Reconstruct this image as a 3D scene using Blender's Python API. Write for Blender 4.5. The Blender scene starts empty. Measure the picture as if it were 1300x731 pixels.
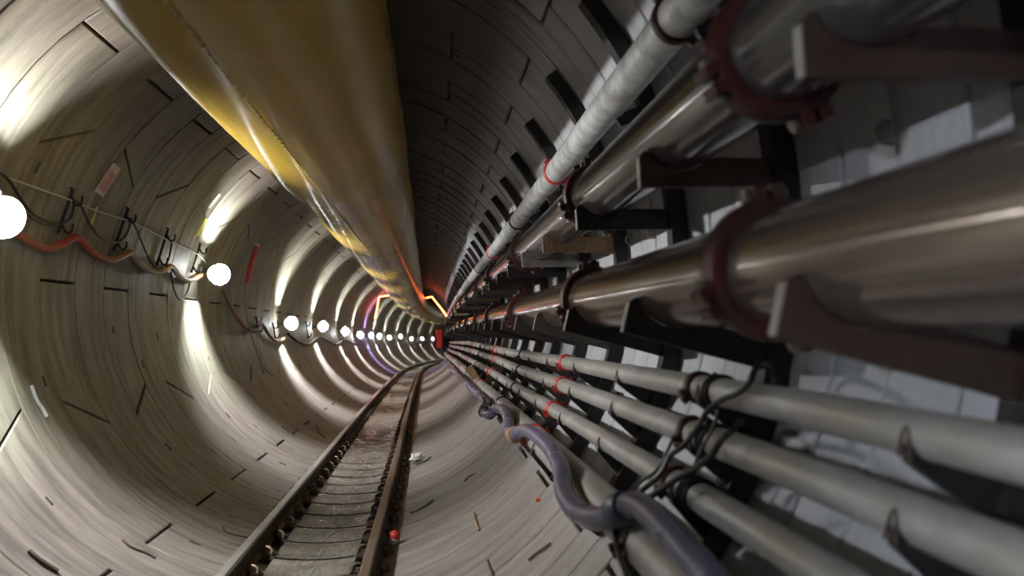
import bpy, math, random
from mathutils import Vector, Matrix
random.seed(7)
PI = math.pi
rad = math.radians
SC = bpy.context.scene
COL = SC.collection

# ------------------------------------------------------------------ camera
F, CX, CY = 950.0, 650.0, 365.5
PITCH, YAW = rad(2.862), rad(5.823)
cd = bpy.data.cameras.new('camera')
cam = bpy.data.objects.new('camera', cd)
COL.objects.link(cam)
cd.sensor_width = 36.0
cd.lens = 36.0 * F / 1300.0
cd.clip_start, cd.clip_end = 0.02, 300
cam.location = (0, 0, 0)
cam.rotation_euler = (PI / 2 + PITCH, 0, -YAW)
cd.dof.use_dof = True
cd.dof.focus_distance = 7.0
cd.dof.aperture_fstop = 1.7
SC.camera = cam

# ------------------------------------------------------------------ world, exposure
w = bpy.data.worlds.new('world')
w.use_nodes = True
w.node_tree.nodes['Background'].inputs[0].default_value = (0.5, 0.55, 0.65, 1)
w.node_tree.nodes['Background'].inputs[1].default_value = 0.0
SC.world = w
SC.view_settings.view_transform = 'Standard'
SC.view_settings.look = 'None'
SC.view_settings.gamma = 1.0
SC.view_settings.exposure = 0.0
SC.cycles.use_denoising = True
SC.cycles.max_bounces = 8
SC.cycles.diffuse_bounces = 2
SC.cycles.sample_clamp_indirect = 6.0

LAMP_STRENGTH = 13500.0
ADDED_GLOW_STRENGTH = 120.0
LAMP_COLOR = (0.99, 1.0, 1.0)

# ------------------------------------------------------------------ tunnel line
R = 2.0
TC = (-0.82, 0.30)          # tunnel centre relative to the camera
XK = [(-20, 0), (0, 0), (8, -.03), (14, -.1), (25, -.2), (35, -.2), (42, .1), (46.6, .45), (51.3, .98), (56, 1.66),
      (60.6, 2.5), (66, 3.7), (75, 6.2), (95, 13)]


def _slopes(k):
    m = []
    for i in range(len(k)):
        a, b = max(0, i - 1), min(len(k) - 1, i + 1)
        m.append((k[b][1] - k[a][1]) / (k[b][0] - k[a][0]))
    return m


XM = _slopes(XK)


def sx(Y):
    if Y <= 0:
        return 0.0
    for i in range(len(XK) - 1):
        x0, y0 = XK[i]
        x1, y1 = XK[i + 1]
        if x0 <= Y <= x1:
            h = x1 - x0
            t = (Y - x0) / h
            return ((2 * t ** 3 - 3 * t * t + 1) * y0 + (t ** 3 - 2 * t * t + t) * h * XM[i]
                    + (-2 * t ** 3 + 3 * t * t) * y1 + (t ** 3 - t * t) * h * XM[i + 1])
    return XK[-1][1]


def sz(Y):
    if Y <= 0:
        return 0.0
    return -.00047 * Y * Y if Y < 25 else -.00047 * 625 - .0235 * (Y - 25)


def at(x, Y, z):
    return Vector((x + sx(Y), Y, z + sz(Y)))


FW = Vector((math.sin(YAW) * math.cos(PITCH), math.cos(YAW) * math.cos(PITCH), math.sin(PITCH)))
RT = Vector((math.cos(YAW), -math.sin(YAW), 0))
UP = RT.cross(FW)


def onlining(px, py, rho=R):
    """point where the sight line through a photo pixel meets the tunnel cylinder of radius rho"""
    d = FW * F + RT * (px - CX) - UP * (py - CY)
    d = d / d.y
    lo, hi = .5, None
    Y = .5
    while Y < 90:
        if (d.x * Y - TC[0] - sx(Y)) ** 2 + (d.z * Y - TC[1] - sz(Y)) ** 2 > rho * rho:
            hi = Y
            break
        lo = Y
        Y += .2
    if hi:
        for _ in range(30):
            Y = (lo + hi) / 2
            if (d.x * Y - TC[0] - sx(Y)) ** 2 + (d.z * Y - TC[1] - sz(Y)) ** 2 > rho * rho:
                hi = Y
            else:
                lo = Y
    return d * Y


def polar(ang, Y, rho=R):
    """point at angle ang (degrees) and radius rho of the tunnel section at Y"""
    return at(TC[0] + rho * math.cos(rad(ang)), Y, TC[1] + rho * math.sin(rad(ang)))


# ------------------------------------------------------------------ mesh helpers
class MB:
    def __init__(self):
        self.v, self.f = [], []

    def add(self, vs, fs):
        n = len(self.v)
        self.v += [Vector(p) for p in vs]
        self.f += [tuple(i + n for i in q) for q in fs]
        return self

    def box(self, c, s, rot=None):
        c = Vector(c)
        vs = []
        for i in (-1, 1):
            for j in (-1, 1):
                for k in (-1, 1):
                    p = Vector((i * s[0] / 2, j * s[1] / 2, k * s[2] / 2))
                    vs.append(c + (rot @ p if rot else p))
        return self.add(vs, [(0, 1, 3, 2), (4, 6, 7, 5), (0, 4, 5, 1), (2, 3, 7, 6), (0, 2, 6, 4), (1, 5, 7, 3)])

    def tube(self, pts, r, n=8, caps=True, up=Vector((0, 0, 1))):
        pts = [Vector(p) for p in pts]
        rs = r if isinstance(r, (list, tuple)) else [r] * len(pts)
        vs, fs = [], []
        ref = None
        for i, p in enumerate(pts):
            t = (pts[min(i + 1, len(pts) - 1)] - pts[max(i - 1, 0)])
            if t.length < 1e-9:
                t = Vector((0, 1, 0))
            t.normalize()
            if ref is None:
                ref = up if abs(t.dot(up)) < .9 else Vector((1, 0, 0))
            a = (ref - t * ref.dot(t)).normalized()
            ref = a
            b = t.cross(a)
            for k in range(n):
                q = 2 * PI * k / n
                vs.append(p + (a * math.cos(q) + b * math.sin(q)) * rs[i])
        for i in range(len(pts) - 1):
            for k in range(n):
                k2 = (k + 1) % n
                fs.append((i * n + k, i * n + k2, (i + 1) * n + k2, (i + 1) * n + k))
        if caps:
            fs.append(tuple(range(n - 1, -1, -1)))
            m = (len(pts) - 1) * n
            fs.append(tuple(m + k for k in range(n)))
        return self.add(vs, fs)

    def lathe(self, prof, n=24, c=(0, 0, 0), a0=0.0, a1=360.0):
        """revolve (y, r) profile about the Y axis through c; closed profile"""
        c = Vector(c)
        full = abs(a1 - a0 - 360) < 1e-6
        m = n if full else n + 1
        vs, fs = [], []
        for k in range(m):
            q = rad(a0 + (a1 - a0) * k / n)
            for y, r in prof:
                vs.append(c + Vector((r * math.cos(q), y, r * math.sin(q))))
        L = len(prof)
        for k in range(n):
            k2 = (k + 1) % m
            for i in range(L):
                j = (i + 1) % L
                fs.append((k * L + i, k * L + j, k2 * L + j, k2 * L + i))
        if not full:
            fs.append(tuple(range(L)))
            fs.append(tuple((m - 1) * L + i for i in range(L - 1, -1, -1)))
        return self.add(vs, fs)

    def prism(self, poly, y0, y1, M=None):
        """extrude an (x, z) outline along Y"""
        n = len(poly)
        vs = [Vector((x, y0, z)) for x, z in poly] + [Vector((x, y1, z)) for x, z in poly]
        if M:
            vs = [M @ p for p in vs]
        fs = [tuple(range(n)), tuple(range(2 * n - 1, n - 1, -1))]
        for i in range(n):
            j = (i + 1) % n
            fs.append((i, i + n, j + n, j))
        return self.add(vs, fs)

    def sphere(self, c, r, n=12, m=8, sc=(1, 1, 1)):
        c = Vector(c)
        vs = [c + Vector((0, 0, r * sc[2]))]
        for i in range(1, m):
            for k in range(n):
                t, q = PI * i / m, 2 * PI * k / n
                vs.append(c + Vector((r * sc[0] * math.sin(t) * math.cos(q), r * sc[1] * math.sin(t) * math.sin(q), r * sc[2] * math.cos(t))))
        vs.append(c - Vector((0, 0, r * sc[2])))
        fs = [(0, 1 + k, 1 + (k + 1) % n) for k in range(n)]
        for i in range(m - 2):
            for k in range(n):
                a, b = 1 + i * n + k, 1 + i * n + (k + 1) % n
                fs.append((a, a + n, b + n, b))
        e = len(vs) - 1
        o = 1 + (m - 2) * n
        fs += [(o + k, e, o + (k + 1) % n) for k in range(n)]
        return self.add(vs, fs)

    def mesh(self, name, mat, origin=None, smooth=35, fix=True):
        me = bpy.data.meshes.new(name)
        o = Vector(origin) if origin is not None else Vector()
        me.from_pydata([tuple(p - o) for p in self.v], [], self.f)
        if fix:
            import bmesh
            bm = bmesh.new()
            bm.from_mesh(me)
            bmesh.ops.recalc_face_normals(bm, faces=bm.faces)
            bm.to_mesh(me)
            bm.free()
        if smooth:
            me.polygons.foreach_set('use_smooth', [True] * len(me.polygons))
            me.set_sharp_from_angle(angle=rad(smooth))
        me.materials.append(mat)
        me.update()
        return me

    def build(self, name, mat, parent=None, origin=None, loc=None, smooth=35, fix=True):
        """origin: world point that becomes the object's zero; loc: object location (local to parent)"""
        return link(name, self.mesh(name, mat, origin, smooth, fix), parent, loc)


def link(name, data, parent=None, loc=None):
    o = bpy.data.objects.new(name, data)
    COL.objects.link(o)
    if parent:
        o.parent = parent
    if loc is not None:
        o.location = loc
    return o


def tag(o, label=None, cat=None, group=None, kind=None):
    if label:
        o['label'] = label
    if cat:
        o['category'] = cat
    if group:
        o['group'] = group
    if kind:
        o['kind'] = kind
    return o


def empty(name, loc):
    o = link(name, None, None, loc)
    o.empty_display_size = .05
    return o


def smoothline(pts, per=6):
    """Catmull-Rom through points"""
    pts = [Vector(p) for p in pts]
    out = []
    for i in range(len(pts) - 1):
        p0, p1, p2, p3 = pts[max(i - 1, 0)], pts[i], pts[i + 1], pts[min(i + 2, len(pts) - 1)]
        for k in range(per):
            t = k / per
            out.append(.5 * ((2 * p1) + (p2 - p0) * t + (2 * p0 - 5 * p1 + 4 * p2 - p3) * t * t + (3 * p1 - p0 - 3 * p2 + p3) * t ** 3))
    out.append(pts[-1])
    return out


ORD = ['first', 'second', 'third', 'fourth', 'fifth', 'sixth', 'seventh', 'eighth', 'ninth', 'tenth', 'eleventh', 'twelfth',
       'thirteenth', 'fourteenth', 'fifteenth', 'sixteenth', 'seventeenth', 'eighteenth', 'nineteenth', 'twentieth']
TENS = {20: 'twenty', 30: 'thirty', 40: 'forty', 50: 'fifty'}


def ordinal(i):
    if i < 20:
        return ORD[i]
    n = i + 1
    t, u = n // 10 * 10, n % 10
    return TENS[t] + '-' + ORD[u - 1] if u else {30: 'thirtieth', 40: 'fortieth', 50: 'fiftieth'}[t]


# ------------------------------------------------------------------ materials
def new_mat(name):
    m = bpy.data.materials.new(name)
    m.use_nodes = True
    nt = m.node_tree
    return m, nt, nt.nodes['Principled BSDF']


def noise(nt, scale, vec_scale=(1, 1, 1), detail=4, coord='Position', rough=.55):
    g = nt.nodes.new('ShaderNodeNewGeometry') if coord == 'Position' else nt.nodes.new('ShaderNodeTexCoord')
    mp = nt.nodes.new('ShaderNodeMapping')
    mp.inputs['Scale'].default_value = vec_scale
    nt.links.new(g.outputs[coord], mp.inputs['Vector'])
    n = nt.nodes.new('ShaderNodeTexNoise')
    n.inputs['Scale'].default_value = scale
    n.inputs['Detail'].default_value = detail
    n.inputs['Roughness'].default_value = rough
    nt.links.new(mp.outputs[0], n.inputs['Vector'])
    return n.outputs[0]


def ramp(nt, src, stops):
    r = nt.nodes.new('ShaderNodeValToRGB')
    e = r.color_ramp.elements
    while len(e) < len(stops):
        e.new(.5)
    for i, (p, c) in enumerate(stops):
        e[i].position = p
        e[i].color = (c[0], c[1], c[2], 1) if isinstance(c, (tuple, list)) else (c, c, c, 1)
    nt.links.new(src, r.inputs[0])
    return r.outputs[0]


def mixc(nt, fac, a, b, mode='MIX'):
    m = nt.nodes.new('ShaderNodeMix')
    m.data_type = 'RGBA'
    m.blend_type = mode
    for s, k in ((fac, 0), (a, 6), (b, 7)):
        if isinstance(s, (int, float)):
            m.inputs[k].default_value = s
        elif isinstance(s, tuple):
            m.inputs[k].default_value = (s[0], s[1], s[2], 1)
        else:
            nt.links.new(s, m.inputs[k])
    return m.outputs[2]


def bump(nt, b, h, strength=.3, dist=.01):
    n = nt.nodes.new('ShaderNodeBump')
    n.inputs['Strength'].default_value = strength
    n.inputs['Distance'].default_value = dist
    nt.links.new(h, n.inputs['Height'])
    nt.links.new(n.outputs[0], b.inputs['Normal'])


def mrange(nt, src, a, b):
    n = nt.nodes.new('ShaderNodeMapRange')
    n.interpolation_type = 'SMOOTHSTEP'
    n.inputs[1].default_value, n.inputs[2].default_value = a, b
    nt.links.new(src, n.inputs[0])
    return n.outputs[0]


def concrete(name):
    """one cast concrete: greenish tan on the lamp side, paler behind the pipes, brown and darkened for the shade of the duct at the crown, dusty at the invert"""
    m, nt, b = new_mat(name)
    streak = noise(nt, 1.5, (1, 9, 1), 6)
    g = nt.nodes.new('ShaderNodeNewGeometry')
    sp = nt.nodes.new('ShaderNodeSeparateXYZ')
    nt.links.new(g.outputs['Position'], sp.inputs[0])
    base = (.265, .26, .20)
    col = mixc(nt, mrange(nt, sp.outputs[2], 1.0, 1.9), base, (.105, .088, .072))  # crown colour lowered to carry the shade cast by the duct
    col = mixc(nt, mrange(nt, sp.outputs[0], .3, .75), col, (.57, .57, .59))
    col = mixc(nt, mrange(nt, sp.outputs[2], -.45, -1.15), col, (.28, .245, .22))
    strk = nt.nodes.new('ShaderNodeMath')
    strk.operation = 'MULTIPLY_ADD'
    nt.links.new(mrange(nt, sp.outputs[0], .4, .8), strk.inputs[0])
    strk.inputs[1].default_value, strk.inputs[2].default_value = -.75, 1.0
    col = mixc(nt, strk.outputs[0], col, ramp(nt, streak, [(.34, .55), (.5, .9), (.68, 1.2)]), 'MULTIPLY')
    blot = noise(nt, 1.3, (1, 1.6, 1), 5)
    col = mixc(nt, ramp(nt, blot, [(.42, 0), (.72, .45)]), col, mixc(nt, 1.0, col, (.62, .60, .58), 'MULTIPLY'))
    fine = noise(nt, 26, (1, 3, 1), 3)
    col = mixc(nt, .18, col, ramp(nt, fine, [(.35, .55), (.65, 1.0)]), 'MULTIPLY')
    scr = noise(nt, 7, (.6, 14, .6), 2)
    col = mixc(nt, ramp(nt, scr, [(.70, 0), (.76, .3)]), col, (.62, .60, .55))
    oi = nt.nodes.new('ShaderNodeObjectInfo')
    col = mixc(nt, 1.0, col, ramp(nt, oi.outputs['Random'], [(0, .90), (1, 1.0)]), 'MULTIPLY')
    nt.links.new(col, b.inputs['Base Color'])
    b.inputs['Roughness'].default_value = .52
    b.inputs['Specular IOR Level'].default_value = .4
    bump(nt, b, mixc(nt, .5, fine, streak), .12, .012)
    return m


def plain(name, col, rough=.5, metal=0.0, var=.25, scale=14, dirt=None, dscale=5, vs=(1, 1, 1), spec=.5, bmp=.08, coat=0.0, soft=0, rvar=1.0, aniso=0):
    m, nt, b = new_mat(name)
    n = noise(nt, scale, vs, 4)
    c = ramp(nt, n, [(.3, tuple(x * (1 - var) for x in col)), (.7, tuple(min(1, x * (1 + var)) for x in col))])
    if dirt:
        d = noise(nt, dscale, vs, 5)
        c = mixc(nt, ramp(nt, d, [(.44 - soft, 0), (.64 + soft, 1)]), c, dirt)
    nt.links.new(c, b.inputs['Base Color'])
    r = ramp(nt, noise(nt, scale * .7, vs, 3), [(.3, max(.02, rough - .1 * rvar)), (.7, min(1, rough + .12 * rvar))])
    nt.links.new(r, b.inputs['Roughness'])
    b.inputs['Metallic'].default_value = metal
    b.inputs['Specular IOR Level'].default_value = spec
    b.inputs['Coat Weight'].default_value = coat
    b.inputs['Coat Roughness'].default_value = .10
    if aniso:                # turned and brushed round the pipe: highlights draw out along it
        t = nt.nodes.new('ShaderNodeTangent')
        t.direction_type, t.axis = 'RADIAL', 'Y'
        nt.links.new(t.outputs[0], b.inputs['Tangent'])
        b.inputs['Anisotropic'].default_value = aniso
        b.inputs['Anisotropic Rotation'].default_value = .25
    if bmp:
        bump(nt, b, n, bmp, .01)
    return m


def glow(name, col, strength):
    m, nt, b = new_mat(name)
    b.inputs['Base Color'].default_value = (.8, .8, .8, 1)
    b.inputs['Emission Color'].default_value = (*col, 1)
    b.inputs['Emission Strength'].default_value = strength
    return m


M = {}
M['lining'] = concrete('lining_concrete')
M['grout'] = plain('joint_grout', (.06, .055, .045), .9)
M['gap_shade_black'] = plain('gap_shade_black', (.010, .009, .008), .9, spec=.1)  # near-black that stands for shadow between the floor plates
M['duct'] = plain('yellow_duct_fabric', (.52, .35, .035), .2, 0, .14, 3, (.36, .22, .05), 1.1, (1, .35, 1), .6, .008, soft=.15, rvar=.4, aniso=.85)
M['duct_seam'] = plain('duct_seam', (.50, .40, .16), .35, 0, .3, 60)
M['big_pipe'] = plain('brown_steel_pipe', (.21, .21, .22), .125, .75, .08, 9, (.15, .11, .085), 2.2, (1, .5, 1), .5, .0, coat=.5, soft=.15, rvar=.25, aniso=.95)
M['rust_pipe'] = plain('rusty_steel_pipe', (.21, .175, .155), .135, .7, .08, 9, (.19, .115, .07), 2.2, (1, .5, 1), .5, .0, coat=.5, soft=.15, rvar=.25, aniso=.95)
M['grey_pipe'] = plain('galvanised_pipe', (.46, .45, .43), .42, .4, .16, 18, (.40, .36, .31), 5, (1, .5, 1), .5, .05)
M['pale_pipe'] = plain('pale_mottled_pipe', (.68, .68, .66), .42, .25, .14, 24, (.40, .39, .37), 9, (1, 1, 1), .5, .05)
M['coupling'] = plain('dark_red_paint', (.06, .012, .011), .42, .05, .3, 20, (.04, .015, .012), 8)
M['coupling_red'] = plain('bright_red_paint', (.62, .05, .04), .4, .0, .2, 20)
M['bolt'] = plain('bolt_steel', (.30, .27, .24), .4, .8, .3, 50)
M['black_steel'] = plain('black_steel', (.022, .02, .02), .5, .2, .4, 20)
M['brown_steel'] = plain('brown_painted_steel', (.055, .030, .024), .5, .1, .3, 16, (.075, .04, .026), 6, soft=.1)
M['grey_steel'] = plain('dull_grey_steel', (.16, .145, .13), .5, .3, .3, 16)
M['tan_wood'] = plain('tan_timber', (.36, .23, .12), .6, 0, .25, 10, None, 5, (6, 6, 1))
M['galv_edge'] = plain('cut_steel_edge', (.42, .40, .37), .45, .5)
M['rail'] = plain('rail_steel', (.10, .075, .06), .55, .4, .3, 14, (.13, .08, .05), 6)
M['rail_head'] = plain('worn_rail_head', (.56, .54, .51), .36, .9, .08, 9, None, 3, (1, .3, 1), bmp=0, rvar=.3)
M['rail_head_dull'] = plain('brown_rail_head', (.27, .22, .18), .42, .7, .15, 9, (.20, .15, .12), 3, (1, .3, 1), soft=.2, bmp=0)
M['clip'] = plain('rusty_clip', (.20, .14, .10), .5, .4, .3, 30)
M['baseplate'] = plain('base_plate', (.05, .042, .038), .6, .3, .3, 16)
M['hose'] = plain('violet_grey_hose', (.125, .12, .125), .28, 0, .05, 4, (.13, .12, .26), 1.6, (1, 1, 1), .6, 0, soft=.2, rvar=.3)
M['hose_blue'] = plain('blue_grey_rubber', (.07, .09, .13), .35, 0, .2, 10)
M['rubber'] = plain('black_rubber', (.012, .012, .013), .42, 0, .3, 20)
M['red_hose'] = plain('red_sheath', (.30, .04, .03), .42, 0, .2, 9, (.26, .12, .07), 1.6, (1, .5, 1))
M['tan_hose'] = plain('orange_brown_sheath', (.34, .16, .07), .45, 0, .2, 9, (.17, .13, .09), 2.0, (1, .5, 1))
M['wire'] = plain('pale_wire', (.5, .5, .46), .5, 0, .1)
M['housing'] = plain('lamp_housing', (.03, .03, .032), .4, .2)
M['added_disc'] = plain('added_disc_white', (.75, .75, .72), .3, .3, .05)
M['lamp'] = glow('lamp_tube', LAMP_COLOR, LAMP_STRENGTH)
M['lamp_blue'] = glow('violet_lamp_tube', (.42, .36, 1.0), LAMP_STRENGTH * .8)
M['lamp_near'] = glow('strong_lamp_tube', (.80, .89, 1.0), LAMP_STRENGTH * 1.05)
M['added_glow_near'] = glow('added_near_glow', LAMP_COLOR, ADDED_GLOW_STRENGTH * .6)
M['added_glow'] = glow('added_lamp_glow', LAMP_COLOR, ADDED_GLOW_STRENGTH)
M['added_glow_blue'] = glow('added_violet_glow', (.42, .36, 1.0), ADDED_GLOW_STRENGTH * .8)
M['orange_light'] = glow('orange_light_trail', (1.0, .13, .025), 32)
M['red_panel'] = plain('red_board', (.55, .01, .015), .5, 0, .1)
M['sign_white'] = plain('dirty_white_plate', (.62, .56, .53), .5, 0, .15, 20)
M['sign_pink'] = plain('faded_red_print', (.50, .25, .22), .5, 0, .35, 60)
M['yellow_mark'] = plain('yellow_tape', (.62, .58, .10), .6, 0, .2)
M['paper'] = plain('white_paper', (.75, .74, .70), .7, 0, .05)
M['orange_scrap'] = plain('orange_scrap', (.75, .16, .06), .5, 0, .1)
M['wood_dark'] = plain('dark_stick', (.09, .06, .04), .7, 0, .3)

# wet dark plates between the rails
m, nt, b = new_mat('wet_floor_plate')
n1 = noise(nt, 3.0, (1, 1.5, 1), 6)
c = ramp(nt, n1, [(.3, (.07, .06, .05)), (.5, (.16, .145, .12)), (.72, (.30, .28, .24))])
nt.links.new(c, b.inputs['Base Color'])
n2 = noise(nt, 4.5, (1.5, 1, 1), 5)
nt.links.new(ramp(nt, n2, [(.40, .16), (.60, .55)]), b.inputs['Roughness'])
n3 = noise(nt, 30, (1, 1, 1), 5)
bump(nt, b, n3, .8, .014)
M['plate'] = m

# ------------------------------------------------------------------ tunnel lining
W = .5225                    # ring width
Y0 = 5.70
ODD = [149.0, 105.0, 62.0, 20.0, -20.0, -86.0, -121.3]
EVEN = [208.0, 178.7, 130.0, 88.0, 45.0, 0.0, -40.0, -92.0]
SLANT = {149.0: 1, 208.0: 1}
SECT = {'wall_left': (130, 235), 'ceiling': (50, 130), 'wall_right': (-62, 50), 'floor': (-125, -62)}
SMAT = {nm: 'lining' for nm in SECT}
SLAB = {'wall_left': ('curved concrete tunnel wall with the lamps and sagging cables', 'wall'),
        'wall_right': ('pale concrete tunnel wall behind the rack of pipes', 'wall'),
        'ceiling': ('brown concrete tunnel crown above the yellow duct, coloured darker for its shade', 'ceiling'),
        'floor': ('dusty concrete tunnel invert under the rails', 'floor')}
RBACK = R + .045
holders = {}
ys = [-8 + i for i in range(103)]
for nm, (a0, a1) in SECT.items():
    mb = MB()
    na = max(8, int((a1 - a0) / 5))
    vs, fs = [], []
    for Y in ys:
        for k in range(na + 1):
            vs.append(polar(a0 + (a1 - a0) * k / na, Y, RBACK))
    for i in range(len(ys) - 1):
        for k in range(na):
            q = i * (na + 1) + k
            fs.append((q, q + 1, q + na + 2, q + na + 1))
    mb.add(vs, fs)
    h = mb.build(nm, M['grout'], fix=False)
    holders[nm] = tag(h, SLAB[nm][0], SLAB[nm][1], kind='structure')


def sector(a):
    a = (a + 180) % 360 - 180
    for nm, (a0, a1) in SECT.items():
        for s in (a, a + 360):
            if a0 <= s < a1:
                return nm
    return 'wall_left'


def seg_mesh(mb, a0, a1, s0, s1, w, org=(0, 0, 0), step=6.0, gl=.011, gc=.005, ch=.007):
    """one lining segment: curved slab from angle a0 to a1; s0/s1 slant its end joints (degrees over half the width)"""
    n = max(2, int(math.ceil((a1 - a0) / step)))
    dg = math.degrees(1 / R)
    yy = [(-w / 2 + gc, ch), (-w / 2 + gc + ch, 0), (w / 2 - gc - ch, 0), (w / 2 - gc, ch)]
    rows = []
    for y, ro in yy:
        t = y / (w / 2)
        A0, A1 = a0 + s0 * t + gl * dg, a1 + s1 * t - gl * dg
        aa = [(A0, ch), (A0 + ch * dg, 0)] + [(A0 + (A1 - A0) * k / n, 0) for k in range(1, n)] + [(A1 - ch * dg, 0), (A1, ch)]
        rows.append([(a, y, R + max(ro, r2)) for a, r2 in aa])
    P = lambda a, y, r: Vector((org[0] + TC[0] + r * math.cos(rad(a)), org[1] + y, org[2] + TC[1] + r * math.sin(rad(a))))
    L = len(rows[0])
    vs = [P(*q) for row in rows for q in row]
    fs = [(i * L + k, i * L + k + 1, (i + 1) * L + k + 1, (i + 1) * L + k) for i in range(3) for k in range(L - 1)]
    ring = [(0, k) for k in range(L)] + [(i, L - 1) for i in (1, 2)] + [(3, k) for k in range(L - 1, -1, -1)] + [(i, 0) for i in (2, 1)]
    b0 = len(vs)
    for i, k in ring:
        a, y, r = rows[i][k]
        vs.append(P(a, y, RBACK - .003))
    m = len(ring)
    for j in range(m):
        i, k = ring[j]
        i2, k2 = ring[(j + 1) % m]
        fs.append((i * L + k, b0 + j, b0 + (j + 1) % m, i2 * L + k2))
    mb.add(vs, fs)


cache = {}
far = {nm: MB() for nm in SECT}
NEAR_K = int((15.0 - Y0) / W)
for k in range(int((-8 - Y0) / W), int((84 - Y0) / W)):
    Yb = Y0 + k * W
    Ym = Yb + W / 2
    even = (k % 2 == 0)
    J = EVEN if even else ODD
    sgn = 1 if (k // 2) % 2 == 0 else -1
    near = -1.2 < Yb and k <= NEAR_K
    for i in range(len(J)):
        a1 = J[i]
        a0 = J[(i + 1) % len(J)]
        if a0 > a1:
            a0 -= 360
        s1 = 3.7 * sgn if SLANT.get(a1) else 0
        s0 = 3.7 * sgn if SLANT.get(J[(i + 1) % len(J)]) else 0
        nm = sector((a0 + a1) / 2)
        parts = [(0, W)] if nm != 'wall_right' else [(-W / 4, W / 2), (W / 4, W / 2)]
        for dy, ww in parts:
            if near:
                key = (round(a0, 1), round(a1, 1), s0, s1, round(ww, 3))
                if key not in cache:
                    mb = MB()
                    seg_mesh(mb, a0, a1, s0, s1, ww)
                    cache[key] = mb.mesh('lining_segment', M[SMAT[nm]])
                jit = random.uniform(-.003, .003)
                link('lining_segment', cache[key], holders[nm], (sx(Ym) + jit, Ym + dy, sz(Ym) + random.uniform(-.003, .003)))
            else:
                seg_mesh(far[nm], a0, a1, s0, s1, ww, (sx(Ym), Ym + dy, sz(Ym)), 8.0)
for nm, mb in far.items():
    tag(mb.build('distant_lining', M[SMAT[nm]], holders[nm]), kind='stuff')

# dark boxes standing in for the shade of recessed bolt pockets (pixels of the photograph where one shows, then a regular scatter)
pocket = MB().box((0, 0, 0), (.02, .028, .10)).mesh('bolt_pocket_shade', M['grout'])


def pocket_at(ang, Y, s=1.0):
    nm = sector(ang)
    o = link('bolt_pocket_shade', pocket, holders[nm], polar(ang, Y, R - .0 + .006))
    o.rotation_euler = (0, -rad(ang), 0)
    o.scale = (1, s, s * 1.0)


rp = random.Random(3)
for k in range(-2, 18):
    Ym = Y0 + (k + .5) * W
    for a in ((166, 135, 118, 190, 222, 70, 96, -100) if k % 2 == 0 else (160, 198, 228, 128, 84, -85, -112, 60)):
        if rp.random() < .5:
            pocket_at(a + rp.uniform(-3, 3), Ym + rp.choice((-.12, .12)) + rp.uniform(-.03, .03), rp.uniform(.45, .9))

# ------------------------------------------------------------------ floor plates between the rails
PW = .43
yk = 0.9
RP = 1.952


def plate_mesh(mb, w, org=(0, 0, 0), dz=0.0):
    xs = [-1.115 + (.575) * k / 8 for k in range(9)]
    g = .029
    prof = []
    for y, d in ((-w / 2 + g, .007), (-w / 2 + g + .004, 0), (w / 2 - g - .004, 0), (w / 2 - g, .007)):
        prof.append([(x, y, TC[1] - math.sqrt(RP ** 2 - (x - TC[0]) ** 2) - d + dz) for x in xs])
    L = len(xs)
    vs = [Vector(q) + Vector(org) for row in prof for q in row]
    fs = [(i * L + k, i * L + k + 1, (i + 1) * L + k + 1, (i + 1) * L + k) for i in range(3) for k in range(L - 1)]
    ring = [(0, k) for k in range(L)] + [(i, L - 1) for i in (1, 2)] + [(3, k) for k in range(L - 1, -1, -1)] + [(i, 0) for i in (2, 1)]
    b0 = len(vs)
    for i, k in ring:
        p = vs[i * L + k]
        vs.append(Vector((p.x, p.y, p.z - .05)))
    m_ = len(ring)
    for j in range(m_):
        i, k = ring[j]
        i2, k2 = ring[(j + 1) % m_]
        fs.append((i * L + k, b0 + j, b0 + (j + 1) % m_, i2 * L + k2))
    mb.add(vs, fs)


mb = MB()
plate_mesh(mb, PW)
pm = mb.mesh('floor_plate', M['plate'])
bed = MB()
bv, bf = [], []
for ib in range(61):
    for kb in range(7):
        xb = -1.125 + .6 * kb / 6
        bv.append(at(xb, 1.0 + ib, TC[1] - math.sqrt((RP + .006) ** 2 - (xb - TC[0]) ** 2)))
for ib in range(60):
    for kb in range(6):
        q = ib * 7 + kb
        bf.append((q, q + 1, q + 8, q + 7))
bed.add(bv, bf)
bed.build('gap_shade_bed', M['gap_shade_black'], holders['floor'], fix=False)  # dark sheet in place of the shadow in the plate gaps
farp = MB()
slot = MB().box((0, 0, 0), (.012, .17, .004)).mesh('drain_slot', M['galv_edge'])
i = 0
Yp = 1.45
while Yp < 62:
    if Yp < 27:
        o = link('floor_plate', pm, holders['floor'], (sx(Yp), Yp, sz(Yp) + random.uniform(-.002, .002)))
        o.rotation_euler = (random.uniform(-.004, .004), 0, 0)
        if Yp < 10:
            s = link('drain_slot', slot, o, (TC[0] + .02 + random.uniform(-.02, .02), random.uniform(-.05, .05), TC[1] - RP + .003))
            s.rotation_euler = (0, 0, random.uniform(-.15, .15))
    else:
        plate_mesh(farp, PW, (sx(Yp), Yp, sz(Yp)))
    Yp += PW
tag(farp.build('distant_floor_plates', M['plate'], holders['floor']), kind='stuff')

# ------------------------------------------------------------------ rails
RAILX = (-1.264, -.410)
HEADZ = -1.48


def rail_profile(zb):
    h = HEADZ - zb
    return [(-.062, 0), (.062, 0), (.062, .012), (.012, .028), (.009, h - .045), (.030, h - .034), (.032, h - .008), (-.032, h - .008), (-.030, h - .034),
            (-.009, h - .045), (-.012, .028), (-.062, .012)]


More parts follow.
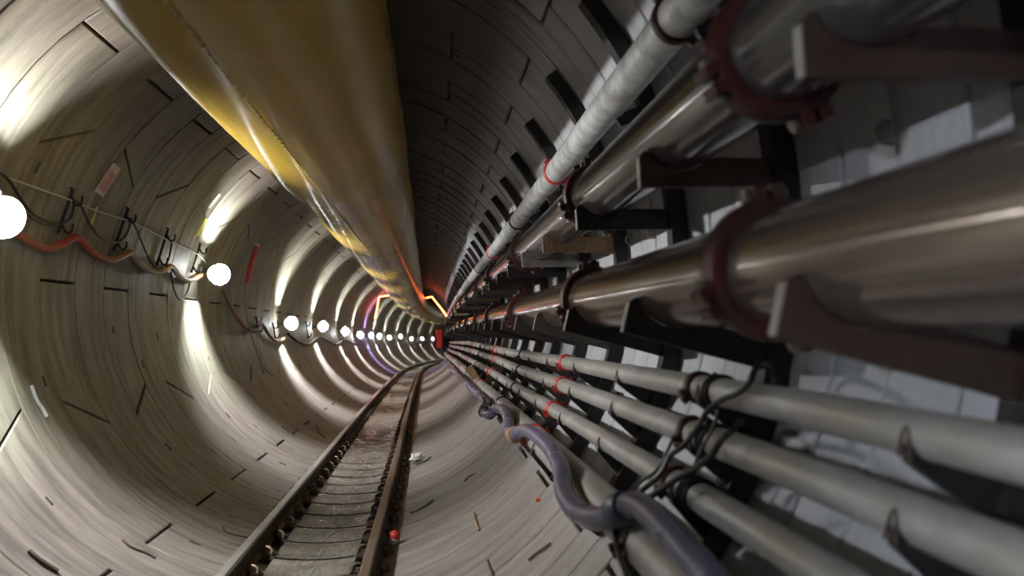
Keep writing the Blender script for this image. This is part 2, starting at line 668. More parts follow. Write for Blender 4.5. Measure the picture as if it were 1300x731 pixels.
def sweep(mb, prof, x, z, ylist):
    n = len(prof)
    vs, fs = [], []
    for Y in ylist:
        for px, pz in prof:
            vs.append(at(x + px, Y, z + pz))
    for i in range(len(ylist) - 1):
        for k in range(n):
            k2 = (k + 1) % n
            fs.append((i * n + k, i * n + k2, (i + 1) * n + k2, (i + 1) * n + k))
    fs.append(tuple(range(n)))
    fs.append(tuple((len(ylist) - 1) * n + k for k in range(n - 1, -1, -1)))
    mb.add(vs, fs)


def floorz(x):
    return TC[1] - math.sqrt(R * R - (x - TC[0]) ** 2)


RL = [1.0 + .75 * i for i in range(84)]
for s, x in enumerate(RAILX):
    zb = floorz(x) + .022
    root = empty('rail', at(x, 1.0, zb))
    tag(root, ('steel rail beside the wall with the lamps, its polished head bright' if s == 0
               else 'steel rail nearer the pipe racks, its head brown and dull'), 'rail', 'tunnel railway rails')
    mb = MB()
    sweep(mb, rail_profile(zb), x, zb, RL)
    mb.build('rail_web', M['rail'], root, root.location)
    h = HEADZ
    mb = MB()
    sweep(mb, [(-.033, -.026), (.033, -.026), (.034, -.007), (.026, 0), (-.026, 0), (-.034, -.007)], x, h, RL)
    mb.build('rail_head', M['rail_head' if s == 0 else 'rail_head_dull'], root, root.location)
    # base plates and spring clips every 0.43 m
    bp = MB().box((0, 0, -.012), (.30, .17, .024)).mesh('base_plate', M['baseplate'])
    tilt = rad(2)

    def clip_mesh(side):
        c = MB()
        pts = []
        for k in range(15):
            q = -PI * .15 + PI * 1.5 * k / 14
            pts.append(Vector((side * (.088 + .038 * math.cos(q)), -.035 + .070 * k / 14, .030 + .030 * math.sin(q))))
        c.tube(pts, .0105, 6)
        c.box((side * .105, 0, .010), (.055, .075, .022))
        c.tube([(side * .118, 0, 0), (side * .118, 0, .042)], .014, 6)
        return c.mesh('spring_clip', M['clip'])
    cm = {-1: clip_mesh(-1), 1: clip_mesh(1)}
    farc = MB()
    Yc = 1.30
    while Yc < 45:
        p = at(x, Yc, zb) - root.location
        if Yc < 26:
            link('base_plate', bp, root, p)
            for side in (-1, 1):
                link('spring_clip', cm[side], root, p)
        else:
            for side in (-1, 1):
                farc.box(at(x + side * .1, Yc, zb + .03), (.06, .1, .06))
        Yc += .43
    tag(farc.build('distant_clips', M['clip'], root, root.location), kind='stuff')

# ------------------------------------------------------------------ ventilation duct
DP, DR = (-.835, 1.60), .588
root = empty('ventilation_duct', at(DP[0], 1.0, DP[1]))
tag(root, 'huge glossy yellow ventilation duct hanging along the tunnel crown', 'duct')
mb = MB()
YL = [-3 + .5 * i for i in range(146)]
vs, fs = [], []
n = 56
for i, Y in enumerate(YL):
    sag = .006 * math.sin(Y * 1.35) + .004 * math.sin(Y * 3.1 + 1)
    for k in range(n):
        q = 2 * PI * k / n
        vs.append(at(DP[0] + (DR + sag) * math.cos(q), Y, DP[1] + (DR + sag) * math.sin(q)))
for i in range(len(YL) - 1):
    for k in range(n):
        k2 = (k + 1) % n
        fs.append((i * n + k, i * n + k2, (i + 1) * n + k2, (i + 1) * n + k))
mb.add(vs, fs)
mb.build('duct_skin', M['duct'], root, root.location)
mb = MB()
SA = 270.0
for i in range(len(YL) - 1):
    p0 = at(DP[0] + (DR + .004) * math.cos(rad(SA)), YL[i], DP[1] + (DR + .004) * math.sin(rad(SA)))
    p1 = at(DP[0] + (DR + .004) * math.cos(rad(SA)), YL[i + 1], DP[1] + (DR + .004) * math.sin(rad(SA)))
    for j in range(6):
        a_, b_ = p0.lerp(p1, j / 6), p0.lerp(p1, (j + .62) / 6)
        mb.tube([a_, b_], .0065, 5)
mb.build('stitched_seam', M['duct_seam'], root, root.location)
for Yh in [2 + 2.1 * i for i in range(26)]:
    hb = MB()
    for s in (-1, 1):
        p = at(DP[0] + s * .12, Yh, DP[1] + DR - .012)
        q = at(DP[0] + s * .12, Yh, TC[1] + math.sqrt(R * R - (DP[0] + s * .12 - TC[0]) ** 2) + .01)
        hb.tube([p, q], .006, 6)
    hb.build('hanger_wire', M['bolt'], root, root.location)

# ------------------------------------------------------------------ pipelines
BIG_JOINTS = [1.62, 3.55, 6.15, 8.8, 11.0, 13.6, 16.2, 18.8, 21.4, 24.0, 27, 30, 33, 36, 39, 42, 45]
SMALL_JOINTS = [2.42, 4.92, 7.2, 10.1, 12.6, 15.1, 17.6, 20.1, 22.6, 25.1, 28, 31, 34, 37, 40, 43, 46]


def drop(Y):
    return -max(0.0, min(.075, .012 * (Y - 1.6)))


def pol(deg, D):
    return (D * math.cos(rad(deg)), D * math.sin(rad(deg)))


PIPES = [  # key, section position, radius, joints, material, droops
    ('A', pol(52.0, 1.32), .075, SMALL_JOINTS, 'pale_pipe', False, 'thin pale mottled pipe highest on the rack, above the brown pipes'),
    ('B', pol(38.9, 1.00), .128, BIG_JOINTS, 'big_pipe', False, 'thick brown steel pipe just below the pale mottled pipe'),
    ('C', pol(9.4, .775), .130, BIG_JOINTS, 'rust_pipe', False, 'thick rusty brown pipe at eye level, lower of the two thick ones'),
    ('D', pol(-12.5, .90), .044, SMALL_JOINTS, 'grey_pipe', True, 'slim grey pipe next below the thick rusty pipe'),
    ('E', pol(-21.9, .92), .046, SMALL_JOINTS, 'grey_pipe', True, 'slim grey pipe, second below the thick rusty pipe'),
    ('F', pol(-32.4, .94), .046, SMALL_JOINTS, 'grey_pipe', True, 'slim grey pipe, third below the thick rusty pipe'),
    ('G', pol(-45.5, .95), .074, SMALL_JOINTS, 'grey_pipe', True, 'lowest grey pipe, partly behind the snaking violet hose'),
]
JY = {}
for key, P, pr, joints, mat, dr, label in PIPES:
    rr = random.Random(hash(key) % 100 if False else ord(key))
    root = empty('pipeline', at(P[0], 1.0, P[1]))
    tag(root, label, 'pipe', 'pipes along the tunnel rack')
    wob = {}
    for Y in joints:
        am = 0.0 if Y < 5.5 else (.006 if Y < 9 else .014)
        if key in 'ABC':
            am = 0
        wob[Y] = (rr.uniform(-am, am), rr.uniform(-am, am))

    def ppos(Y, P=P, dr=dr, joints=joints, wob=wob):
        e = drop(Y) if dr else 0
        wx = wz = 0.0
        for a_, b_ in zip(joints[:-1], joints[1:]):
            if a_ <= Y <= b_:
                t = (Y - a_) / (b_ - a_)
                wx = wob[a_][0] * (1 - t) + wob[b_][0] * t
                wz = wob[a_][1] * (1 - t) + wob[b_][1] * t
        return at(P[0] + wx, Y, P[1] + e + wz)
    JY[key] = ppos
    ends = [.25] + joints + [48]
    for a_, b_ in zip(ends[:-1], ends[1:]):
        m_ = max(2, int((b_ - a_) / .8) + 1)
        pts = [ppos(a_ + (b_ - a_) * k / m_) for k in range(m_ + 1)]
        MB().tube(pts, pr, 32 if a_ < 6 else 20, True).build('pipe_section', M[mat], root, root.location)
    big = key in 'BC'
    for j, Y in enumerate(joints):
        c = ppos(Y)
        mb = MB()
        nn = 40 if Y < 9 else 20
        if big:
            prof = [(-.042, pr - .002), (-.042, pr + .014), (-.036, pr + .028), (-.022, pr + .034), (.022, pr + .034), (.036, pr + .028), (.042, pr + .014), (.042, pr - .002)]
            mb.lathe(prof, nn, c - root.location)
            cp = mb.build('coupling', M['coupling'], root)
            ears = (98, 206, -62)
        else:
            t = .012 if key != 'G' else .010
            prof = [(-.022, pr - .002), (-.022, pr + t * .5), (-.014, pr + t), (.014, pr + t), (.022, pr + t * .5), (.022, pr - .002)]
            mb.lathe(prof, nn, c - root.location)
            cp = mb.build('coupling', M['coupling' if j % 2 == 0 else 'coupling_red'], root)
            if j % 2:
                tag(cp, 'bright red coupling')
            ears = (25, 205) if key != 'A' else (-50, 130)
        if Y < 14:
            for ea in ears:
                q = rad(ea)
                er = Vector((math.cos(q), 0, math.sin(q)))
                et = Vector((-math.sin(q), 0, math.cos(q)))
                rot = Matrix((er, Vector((0, 1, 0)), et)).transposed()
                k_ = 1.0 if big else .5
                eb = MB()
                rr_ = pr + (.036 if big else .016)
                for s in (-1, 1):
                    eb.box(c - root.location + er * rr_ + et * s * .022 * k_, (.05 * k_, .07 * k_, .026 * k_), rot)
                ear = eb.build('ear', M['coupling' if (big or j % 2 == 0) else 'coupling_red'], cp)
                bb = MB()
                p0 = c - root.location + er * (rr_ + .004) - et * .052 * k_
                p1 = c - root.location + er * (rr_ + .004) + et * .052 * k_
                bb.tube([p0, p1], .009 * k_, 6)
                bb.tube([p0, p0 + et * .014 * k_], .016 * k_, 6)
                bb.tube([p1 - et * .014 * k_, p1], .016 * k_, 6)
                bb.build('bolt', M['bolt'], cp)

# ------------------------------------------------------------------ pipe racks: a curved post per metre with an arm for every pipe
PIN = R - .012               # back of the post
PD, PWD = .075, .075         # depth and width of the post


def post_mesh():
    mb = MB()
    A0, A1, n = -38.5, 39.0, 16
    vs, fs = [], []
    for k in range(n + 1):
        a = rad(A0 + (A1 - A0) * k / n)
        for r, y in ((PIN, -PWD / 2), (PIN, PWD / 2), (PIN - PD, PWD / 2), (PIN - PD, -PWD / 2)):
            vs.append(Vector((TC[0] + r * math.cos(a), y, TC[1] + r * math.sin(a))))
    for k in range(n):
        for q in range(4):
            q2 = (q + 1) % 4
            fs.append((k * 4 + q, k * 4 + q2, (k + 1) * 4 + q2, (k + 1) * 4 + q))
    fs += [(0, 1, 2, 3), (n * 4 + 3, n * 4 + 2, n * 4 + 1, n * 4)]
    mb.add(vs, fs)
    # two thin lips so the post reads as a slotted channel
    return mb


def wall_gap(P, d):
    """distance from P along unit direction d to the face of the post"""
    rx, rz = P[0] - TC[0], P[1] - TC[1]
    rho = PIN - PD + .01
    Bq = rx * d[0] + rz * d[1]
    c = rx * rx + rz * rz - rho * rho
    return -Bq + math.sqrt(Bq * Bq - c)


def cradle(P, r, slope):
    """saddle arm under a thick pipe, outline in the section plane"""
    d = (math.cos(rad(slope)), math.sin(rad(slope)))
    u = (-d[1], d[0])
    end = wall_gap((P[0] - u[0] * r, P[1] - u[1] * r), d) + .02
    rs = r + .003
    top = -r * .50
    ul = -math.sqrt(rs * rs - top * top)
    pts = [(-r * 1.06, -r - .052), (-r * 1.06, top - .018), (-r * .98, top - .004), (ul - .004, top)]
    q0 = math.atan2(top, ul)
    q1 = math.atan2(-r * .72, math.sqrt(rs * rs - (r * .72) ** 2))
    if q0 > 0:
        q0 -= 2 * PI
    for k in range(11):
        q = q0 + (q1 - q0) * k / 10
        pts.append((rs * math.cos(q), rs * math.sin(q)))
    pts += [(r * .95, -r * .72), (end, -r * .80), (end, -r - .065)]
    out = [(P[0] + d[0] * a + u[0] * b_, P[1] + d[1] * a + u[1] * b_) for a, b_ in pts]
    nose = [(-r * 1.06 - .004, -r - .050), (-r * 1.06 - .004, top - .020), (-r * 1.06 + .002, top - .020), (-r * 1.06 + .002, -r - .050)]
    nout = [(P[0] + d[0] * a + u[0] * b_, P[1] + d[1] * a + u[1] * b_) for a, b_ in nose]
    return out, nout


def wedge(P, r, drop_=.055):
    """tapering gusset arm below a slim pipe"""
    rx, rz = P[0] - TC[0], P[1] - TC[1]
    L = math.hypot(rx, rz)
    d = (rx / L, rz / L)
    u = (-d[1], d[0])
    end = PIN - PD + .015 - L
    rs = r + .0025
    pts = [(-r * .72, -r - .012), (-r * .80, -r * .62)]
    if P[1] > .8:
        pts = [(-r * .10, -r - .045), (-r * .16, -r - .004)]
    for k in range(7):
        q = rad((222 if P[1] < .8 else 268) + (300 - (222 if P[1] < .8 else 268)) * k / 6)
        pts.append((rs * math.cos(q), rs * math.sin(q)))
    pts += [(end, -r * .9), (end, -r - drop_ - .02), (end * .55, -r - drop_)]
    return [(P[0] + d[0] * a + u[0] * b_, P[1] + d[1] * a + u[1] * b_) for a, b_ in pts], d, u


post_m = {}
pm_ = post_mesh()
for k, mn in (('black', 'black_steel'), ('brown', 'brown_steel')):
    post_m[k] = pm_.mesh('post', M[mn])
PD_ = {p[0]: p for p in PIPES}
arm_m = {}
for key, slope in (('B', 3), ('C', -13)):
    outl, nose = cradle(PD_[key][1], PD_[key][2], slope)
    for mn in ('black_steel', 'brown_steel', 'grey_steel', 'tan_wood'):
        arm_m[key, mn] = MB().prism(outl, -.014, .014).mesh('cradle_arm', M[mn], smooth=20)
    arm_m[key, 'nose'] = MB().prism(nose, -.013, .013).mesh('arm_end_plate', M['galv_edge'], smooth=0)
for key in 'ADEFG':
    outl, d, u = wedge(PD_[key][1], PD_[key][2])
    P, r = PD_[key][1], PD_[key][2]
    for mn in ('black_steel', 'brown_steel'):
        arm_m[key, mn] = MB().prism(outl, -.016, .016).mesh('bracket_arm', M[mn], smooth=20)
    hp = MB()
    Q = lambda a, b_, y: Vector((P[0] + d[0] * a + u[0] * b_, y, P[1] + d[1] * a + u[1] * b_))
    hp.tube([Q(-r * .86, -r - .006, -.014), Q(-r * 1.00, -r * .1, -.004), Q(-r * 1.02, r * .05, .004), Q(-r * 1.00, -r * .1, .012), Q(-r * .86, -r - .006, .018)], .0042, 6)
    arm_m[key, 'pin'] = hp.mesh('hairpin_clip', M['brown_steel'])
BMAT = ['brown_steel', 'brown_steel', 'black_steel', 'tan_wood', 'grey_steel', 'black_steel', 'brown_steel']
CMAT = ['brown_steel', 'black_steel', 'black_steel', 'grey_steel', 'black_steel', 'brown_steel', 'black_steel']
RACKY = [1.26 + 1.055 * k for k in range(38)]
for k, Y in enumerate(RACKY):
    root = empty('pipe_rack', (sx(Y), Y, sz(Y)))
    tag(root, 'steel pipe rack on the pale wall, the %s one from the camera' % ordinal(k), 'pipe rack', 'pipe racks')
    link('post', post_m['black' if k % 3 or k < 6 else 'brown'], root)
    link('cradle_arm', arm_m['B', BMAT[k % 7]], root)
    link('cradle_arm', arm_m['C', CMAT[k % 7]], root)
    if Y < 16:
        for key in 'BC':
            link('arm_end_plate', arm_m[key, 'nose'], root)
    for key in 'ADEFG':
        e = drop(Y) if key != 'A' else 0
        link('bracket_arm', arm_m[key, 'brown_steel' if k % 2 == 0 and k > 2 else 'black_steel'], root, (0, 0, e))
        if Y < 16 and key != 'A':
            link('hairpin_clip', arm_m[key, 'pin'], root, (0, 0, e))

# ------------------------------------------------------------------ lamps on the far wall
LAMPS = [(-.2, 171.5)]
for px, py in [(-18, 270), (274, 347), (368, 410), (409, 414), (437.5, 420.5), (456.5, 425), (470.5, 425.5), (481, 426.5), (494, 428.5), (508, 427), (521.7, 430), (535.5, 430), (549, 430)]:
    p = onlining(px, py, R - .25)
    Yl = p.y + .135
    LAMPS.append((Yl, math.degrees(math.atan2(p.z - TC[1] - sz(p.y), p.x - TC[0] - sx(p.y)))))
LMAT = {0: 'lamp_near', 7: 'lamp_blue'}
GMAT = {0: 'added_glow_near', 7: 'added_glow_blue'}
for i, (Y, a) in enumerate(LAMPS):
    q = rad(a)
    out = Vector((math.cos(q), 0, math.sin(q)))
    tan = Vector((-math.sin(q), 0, math.cos(q)))
    if tan.z < 0:
        tan = -tan
    base = polar(a, Y, R)
    root = empty('wall_lamp', base)
    tag(root, 'lit white work lamp on the tunnel wall, %s from the camera' % ordinal(i - 1) if i not in LMAT else
        ('work lamp on the wall beside the camera' if i == 0 else 'work lamp with a violet glow among the white ones'), 'lamp', 'wall lamps')
    rot = Matrix((out, Vector((0, 1, 0)), tan)).transposed()
    Z = Vector()
    c = -out * .24
    MB().box(-out * .01, (.025, .10, .14), rot).tube([-out * .01, c * .75], .014, 8).build('wall_bracket', M['housing'], root)
    # a short bright tube between two added discs that cut its light into bands across the tunnel
    mb = MB().tube([c + Vector((0, -.026, 0)), c + Vector((0, .026, 0))], .022, 14)
    mb.build('lamp_tube', M[LMAT.get(i, 'lamp')], root)
    for y, r in ((-.062, .110), (.058, .128)):
        MB().lathe([(y - .003, .012), (y - .003, r), (y + .003, r), (y + .003, .012)], 20, c).build('added_beam_disc', M['added_disc'], root)
    MB().tube([c + Vector((0, -.085, 0)), c + Vector((0, .085, 0))], .010, 8).box(c + out * .055 - Vector((0, 0, 0)), (.022, .115, .20 if i != 1 else .30), rot) \
        .build('lamp_housing', M['housing'], root)  # back trough widened to keep light off the wall beside it
    gc = c - out * .012 + Vector((0, -.135, 0))
    MB().sphere(gc, 1.0, 14, 10, (.028, .085, .031)).build('added_glow_globe', M[GMAT.get(i, 'added_glow')], root)  # separate emitter added for a visible bright spot and pipe highlights

# ------------------------------------------------------------------ cables on the lamp wall
def wall_cable(name, pts, r, mat, label, cat, rho=1.94, per=5, n=8):
    P = [onlining(x, y, rho) for x, y in pts]
    L = smoothline(P, per)
    o = MB().tube(L, r, n).build(name, mat, None, P[0], P[0])
    return tag(o, label, cat)


wall_cable('sheathed_cable', [(-30, 268), (8, 288), (30, 302), (50, 313), (63, 315), (80, 309), (97, 301), (110, 313), (125, 325), (140, 330), (154, 326), (165, 320)],
           .030, M['red_hose'], 'red sheathed cable sagging between hangers beside the nearest lamp', 'cable')
wall_cable('sheathed_cable', [(165, 320), (178, 336), (195, 345), (208, 343), (217, 338), (228, 351), (240, 356), (252, 351), (262, 346)],
           .029, M['tan_hose'], 'orange brown cable sagging up to the second lamp', 'cable')
wall_cable('sheathed_cable', [(282, 365), (292, 386), (302, 403), (313, 416), (325, 419), (333, 412), (344, 428), (354, 434), (362, 426)],
           .030, M['tan_hose'], 'brown cable sagging from the second lamp down to the third', 'cable')
wall_cable('sheathed_cable', [(366, 424), (380, 434), (392, 437), (404, 428), (415, 432), (427, 437), (438, 431), (448, 436), (457, 433)], .03, M['rubber'],
           'black cable sagging along the more distant lamps', 'cable')
wall_cable('messenger_wire', [(-30, 208), (0, 222), (45, 238), (90, 254), (122, 267), (165, 281), (190, 293), (216, 306), (250, 322), (262, 334)], .0065, M['wire'],
           'taut pale wire strung along the lamp wall', 'wire', 1.955)
wall_cable('cable', [(-20, 212), (8, 225), (25, 250), (40, 270), (58, 281), (75, 284), (90, 276), (95, 256), (103, 262), (113, 283), (127, 301), (142, 308), (155, 304), (163, 292), (166, 277)],
           .010, M['rubber'], 'black cable looping under the pale wire between near hangers', 'cable', 1.945)
wall_cable('cable', [(166, 277), (174, 292), (182, 312), (192, 333), (205, 342), (214, 330), (218, 308)], .010, M['rubber'],
           'black cable hanging in one deep loop before the second lamp', 'cable', 1.945)
wall_cable('cable', [(217, 345), (221, 368), (229, 381), (237, 372), (243, 352)], .009, M['rubber'],
           'small black cable loop below the orange brown cable', 'cable', 1.945)
wall_cable('cable', [(0, 248), (25, 264), (50, 283), (70, 287)], .006, M['rubber'], 'thin dark wire dropping from the nearest lamp', 'cable', 1.955)
for k, (px, py, y2) in enumerate([(92, 240, 300), (162, 264, 322), (213, 290, 340), (254, 309, 348), (325, 402, 421), (346, 410, 430), (388, 408, 430), (426, 412, 428)]):
    a_ = onlining(px, py, 1.985)
    b_ = onlining(px - 2, y2, 1.985)
    b_.y = a_.y
    cen = Vector((TC[0] + sx(a_.y), a_.y, TC[1] + sz(a_.y)))
    root = empty('cable_hanger', a_)
    tag(root, 'black J-hook cable hanger on the lamp wall, %s from the camera' % ordinal(k), 'hanger', 'cable hangers')
    inn = (cen - a_).normalized()
    dn = (b_ - a_)
    MB().tube([a_ - inn * .02, a_ + inn * .005, b_ + inn * .005], .014, 6).build('hanger_strap', M['black_steel'], root, a_)
    for t in (.12, .75):
        s = a_.lerp(b_, t)
        pts = [s, s - Vector((0, 0, .055)) + inn * .03, s - Vector((0, 0, .06)) + inn * .06, s + inn * .085 - Vector((0, 0, .03)), s + inn * .09 + Vector((0, 0, .02))]
        MB().tube(smoothline(pts, 3), .010, 6).build('hook', M['black_steel'], root, a_)

# signs, tape and hanging ribbon on the lamp wall
def wall_patch(name, px, py, hw, hh, tilt, mat, label, cat, th=.006):
    p = onlining(px, py, R - .014)
    cen = Vector((TC[0] + sx(p.y), p.y, TC[1] + sz(p.y)))
    nrm = (cen - p).normalized()
    up = Vector((0, 1, 0)).cross(nrm)
    if up.z < 0:
        up = -up
    rot0 = Matrix((nrm, Vector((0, 1, 0)), up)).transposed()
    rot = rot0 @ Matrix.Rotation(tilt, 3, 'X')
    return p, rot, tag(MB().box((0, 0, 0), (th, hw * 2, hh * 2), rot).build(name, mat, None, None, p, smooth=0), label, cat)


p, rot, sg = wall_patch('wall_notice', 137, 228, .085, .135, -.12, M['sign_white'], 'faded white and pink notice plate above the sagging cables', 'sign')
MB().box(Vector(rot @ Vector((.0035, 0, -.02))), (.002, .14, .18), rot).build('faded_print', M['sign_pink'], sg, smooth=0)
wall_patch('wall_sticker', 272, 255, .05, .10, -.1, M['paper'], 'small pale sticker on the wall above the second lamp', 'sticker', .004)
wall_patch('marking_tape', 119, 275, .02, .085, 0, M['yellow_mark'], 'strip of yellow marking tape below the notice plate', 'tape', .004)
wall_patch('marking_tape', 256, 288, .05, .11, -.1, M['yellow_mark'], 'yellow marking tape patch just above the second lamp', 'tape', .004)
P = [onlining(x, y, 1.955 if y < 320 else 1.893) for x, y in [(326, 311), (323, 322), (318, 337), (314, 357), (311, 384), (313, 400), (318, 422), (326, 446), (335, 474)]]
root = empty('warning_ribbon', P[0])
tag(root, 'long red and white ribbon hanging down the wall past the second lamp', 'ribbon')
MB().tube(smoothline(P[:4], 4), .030, 6).build('red_sleeve', M['coupling_red'], root, P[0])
MB().tube(smoothline(P[3:], 4), .012, 6).build('ribbon_tail', M['sign_pink'], root, P[0])
MB().box(P[0], (.05, .18, .03)).build('ribbon_clamp', M['paper'], root, P[0])

# ------------------------------------------------------------------ snaking hose in front of the lowest pipes
HR = .040
hp = [(566, 462), (577, 471), (589, 482), (601, 495), (610, 503), (616, 512), (614, 522), (622, 527), (629, 519), (640, 521), (645, 532), (646, 546), (653, 552)]
H1 = [onlining(x, y, 1.67) for x, y in hp]
hp2 = [(653, 552), (667, 546), (685, 556), (702, 574), (713, 598), (716, 622), (728, 645), (750, 657), (772, 657), (787, 647), (806, 640), (830, 655), (862, 688), (905, 738), (960, 800)]
H2 = [onlining(x, y, 1.662) for x, y in hp2]
H2[0] = H1[-1]
root = empty('hose', H2[-1])
tag(root, 'thick violet grey hose snaking over the lowest grey pipe', 'hose')
MB().tube(smoothline(H1, 6), HR, 16).build('distant_hose_length', M['hose'], root, H2[-1])
MB().tube(smoothline(H2, 8), HR, 20).build('near_hose_length', M['hose'], root, H2[-1])
for P, d, mt in ((H1[-1], H2[1] - H1[-2], 'tan_wood'), (H1[6], H1[7] - H1[5], 'hose_blue'), (H2[9], H2[10] - H2[8], 'hose_blue')):
    d = d.normalized()
    MB().tube([P - d * .045, P - d * .04, P - d * .03, P + d * .03, P + d * .04, P + d * .045], [HR, HR + .010, HR + .014, HR + .014, HR + .010, HR], 20).build('hose_coupling', M[mt], root, H2[-1])

# black cables tied round the slim pipes
def free_cable(pts, r, label, rho):
    P = [onlining(q[0], q[1], q[2] if len(q) > 2 else rho) for q in pts]
    o = MB().tube(smoothline(P, 6), r, 8).build('tied_cable', M['rubber'], None, P[0], P[0])
    return tag(o, label, 'cable', 'black cables tied round the slim pipes')


def pipe_loop(key, Y0_, turns, pitch, r, label):
    P, pr = PD_[key][1], PD_[key][2]
    pts = []
    for k in range(int(turns * 20) + 1):
        q = 2 * PI * k / 20
        Y = Y0_ + pitch * k / 20
        c = JY[key](Y)
        pts.append(c + Vector((math.cos(q), 0, math.sin(q))) * (pr + r))
    o = MB().tube(pts, r, 8).build('tied_cable', M['rubber'], None, pts[0], pts[0])
    return tag(o, label, 'cable', 'black cables tied round the slim pipes')


free_cable([(985, 520, 1.86), (983, 480, 1.86), (968, 460, 1.80), (958, 470, 1.72), (950, 488), (935, 500), (915, 508), (898, 522), (884, 545), (868, 565), (850, 580), (838, 603), (815, 622), (797, 640), (785, 652)], .009,
           'black cable running from the topmost slim pipe down to the hose', 1.70)
free_cable([(952, 590, 1.86), (950, 548, 1.86), (942, 536, 1.78), (930, 545), (915, 560), (902, 580), (885, 592), (862, 606), (838, 622), (812, 640), (792, 662)], .010,
           'thick black cable slanting across two slim pipes to the hose', 1.69)
free_cable([(912, 520), (905, 545), (895, 562), (886, 580), (880, 600), (868, 612)], .006, 'short black cord crossing the middle slim pipe', 1.705)
free_cable([(855, 555), (846, 575), (833, 598), (815, 610), (800, 622)], .006, 'thin black cord above the hose coupling', 1.71)
free_cable([(783, 652), (781, 672), (784, 695), (790, 716), (800, 740)], .010, 'black cord hanging straight down from the hose coupling', 1.70)
free_cable([(800, 662), (815, 690), (835, 712), (850, 735)], .016, 'black cable drooping behind the near end of the hose', 1.78)
pipe_loop('D', 2.22, 2.2, .03, .006, 'black cord wrapped round the topmost slim pipe')
pipe_loop('E', 2.20, 2.2, .035, .006, 'black cord wrapped round the middle slim pipe')
pipe_loop('F', 2.18, 3.2, .03, .006, 'black cord wrapped round the third slim pipe')

# ------------------------------------------------------------------ distant light trail and board
Yr = 33.0
root = empty('light_trail', (-2.62, Yr, .31))
tag(root, 'glowing orange trail of a moving light across the tunnel far ahead', 'light trail')
for pts in ([(-2.62, .31), (-2.45, 1.25), (-1.66, 1.36)], [(-.42, 1.20), (-.17, 1.26), (.35, .60), (.48, .40)]):
    MB().tube([Vector((x, Yr, z)) for x, z in pts], .026, 8).build('trail_stroke', M['orange_light'], root, root.location)  # glowing tubes trace the exposure trail of a moving light
b0 = at(-2.27, 60.9, -1.06)
root = empty('warning_board', b0)
tag(root, 'small red board standing at the distant bend', 'sign')
MB().box(b0 + Vector((0, 0, 1.12)), (.48, .05, 1.45)).build('board', M['red_panel'], root, b0, smooth=0)
for s_ in (.0, .18):
    MB().box(b0 + Vector((s_, .05, .40)), (.05, .05, .80)).build('board_leg', M['grey_steel'], root, b0, smooth=0)

# ------------------------------------------------------------------ litter on the invert
def onfloor(px, py):
    return onlining(px, py, R - .004)


def stick(pts, r, mat, label, cat='debris', name='stick', group=None):
    P = [onfloor(x, y) for x, y in pts]
    cen = lambda p: (Vector((TC[0] + sx(p.y), p.y, TC[1] + sz(p.y))) - p).normalized()
    P = [p + cen(p) * r for p in P]
    o = MB().tube(smoothline(P, 3), r, 6).build(name, mat, None, P[0], P[0])
    return tag(o, label, cat, group)


stick([(35, 701), (48, 712), (72, 727)], .012, M['wood_dark'], 'dark rod lying on the invert in the lower corner by the lamp wall')
stick([(155, 686), (163, 693), (172, 698), (184, 702), (197, 709)], .007, M['wood_dark'], 'bent twist of wire beside the nearest floor joint', name='wire_scrap')
stick([(283, 670), (287, 676), (300, 680), (318, 684)], .006, M['wood_dark'], 'wire scrap lying against the brighter rail', name='wire_scrap')
stick([(357, 541), (366, 548), (374, 553)], .008, M['wood_dark'], 'small wire scrap on the lit floor band', name='wire_scrap')
stick([(402, 538), (404, 548), (412, 556)], .007, M['wood_dark'], 'second small wire scrap close to the rail', name='wire_scrap')
stick([(602, 652), (605, 664), (609, 674)], .008, M['tan_wood'], 'short upright tan splinter on the invert by the pipes', name='splinter')
stick([(672, 712), (684, 702), (700, 691)], .007, M['wood_dark'], 'thin dark rod below the snaking hose')
stick([(620, 712), (623, 722), (627, 730)], .007, M['wood_dark'], 'short dark rod at the bottom edge between rail and hose')
stick([(521, 652), (532, 648), (545, 640), (550, 636)], .008, M['wood_dark'], 'dark bent wire beside the duller rail', name='wire_scrap')
stick([(528, 590), (540, 586), (547, 581)], .009, M['wood_dark'], 'dark wire under the crumpled white paper', name='wire_scrap')
stick([(590, 612), (595, 606), (603, 602)], .007, M['wood_dark'], 'little dark wire curl on the invert under the hose', name='wire_scrap')
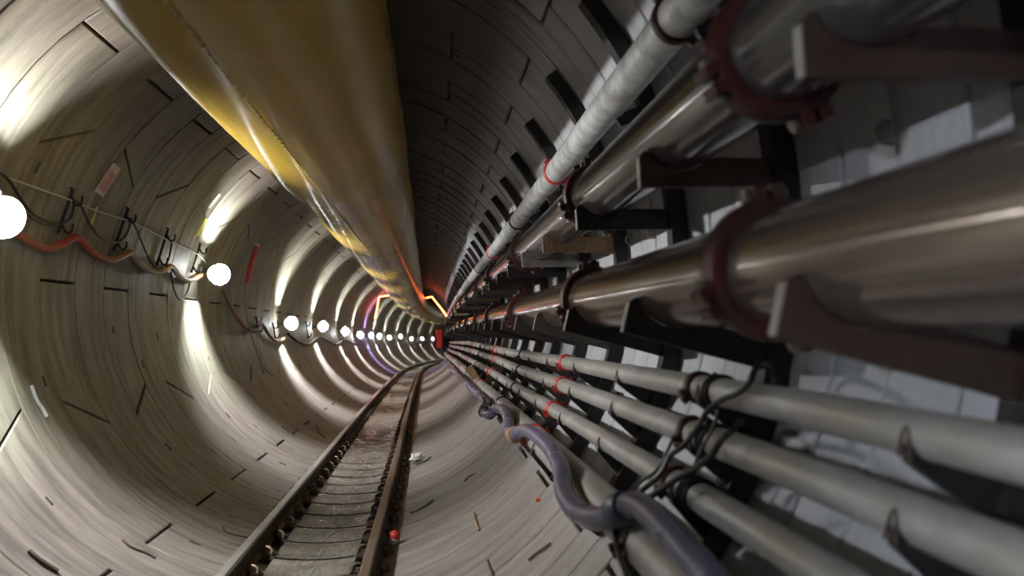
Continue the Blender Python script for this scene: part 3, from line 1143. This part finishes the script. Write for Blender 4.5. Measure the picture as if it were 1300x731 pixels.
stick([(38, 490), (44, 508), (52, 520), (57, 530)], .012, M['wire'], 'white speckled strip stuck low on the lamp wall', name='plastic_strip')
# crumpled paper
p = onfloor(528, 585)
rq = random.Random(5)
mb = MB().sphere(p + Vector((0, 0, .035)), 1.0, 8, 6, (.085, .11, .05))
for v in mb.v:
    v += Vector((rq.uniform(-.025, .025), rq.uniform(-.03, .03), rq.uniform(-.012, .018)))
o = mb.build('paper_scrap', M['paper'], None, p, p, smooth=0)
tag(o, 'crumpled white paper lying beside the duller rail', 'litter')
# red and white ball
p = onfloor(499, 692) + Vector((0, 0, .042))
root = empty('ball', p)
tag(root, 'small red and white ball in the gutter by the duller rail', 'ball')
MB().sphere((0, 0, 0), .040, 14, 10).build('white_half', M['paper'], root)
mb = MB().sphere((.010, 0, .028), .040, 14, 10)
mb.build('red_cap', M['coupling_red'], root)
# orange scrap
p = onfloor(683, 636) + Vector((0, 0, .006))
o = MB().box((0, 0, 0), (.035, .03, .012)).box((.012, .015, .004), (.02, .035, .010), Matrix.Rotation(.6, 3, 'Z')).build('scrap', M['orange_scrap'], None, None, p, smooth=0)
tag(o, 'tiny orange scrap on the invert below the hose', 'litter')
# plank wedged between the far pipes
a_, b_ = onlining(601, 466, 1.72), onlining(600, 484, 1.70)
a_.y = b_.y = 10.4
d = FW
c = onlining(601, 475, 1.70)
rot = Matrix.Rotation(rad(-32), 3, 'Y')
o = MB().box((0, 0, 0), (.10, .05, .26), rot).build('plank', M['tan_wood'], None, None, c, smooth=0)
tag(o, 'short tan plank wedged across the low pipes further along', 'plank')
# lifting eyes on the pale wall
for k, (px, py) in enumerate([(1130, 158), (866, 272), (830, 290), (803, 300)]):
    p = onlining(px, py, R)
    pts = [p + Vector((-.012 - .03 * math.sin(t), 0, -.03 * math.cos(t) - .02)) for t in [PI * j / 8 for j in range(9)]]
    o = MB().tube([p + Vector((.01, 0, .01))] + pts[::-1] + [p + Vector((.01, 0, -.05))], .006, 6).build('wall_eye', M['galv_edge'], None, p, p)
    tag(o, 'little steel eye hook on the pale wall, %s from the camera' % ordinal(k), 'hook', 'wall eyes')
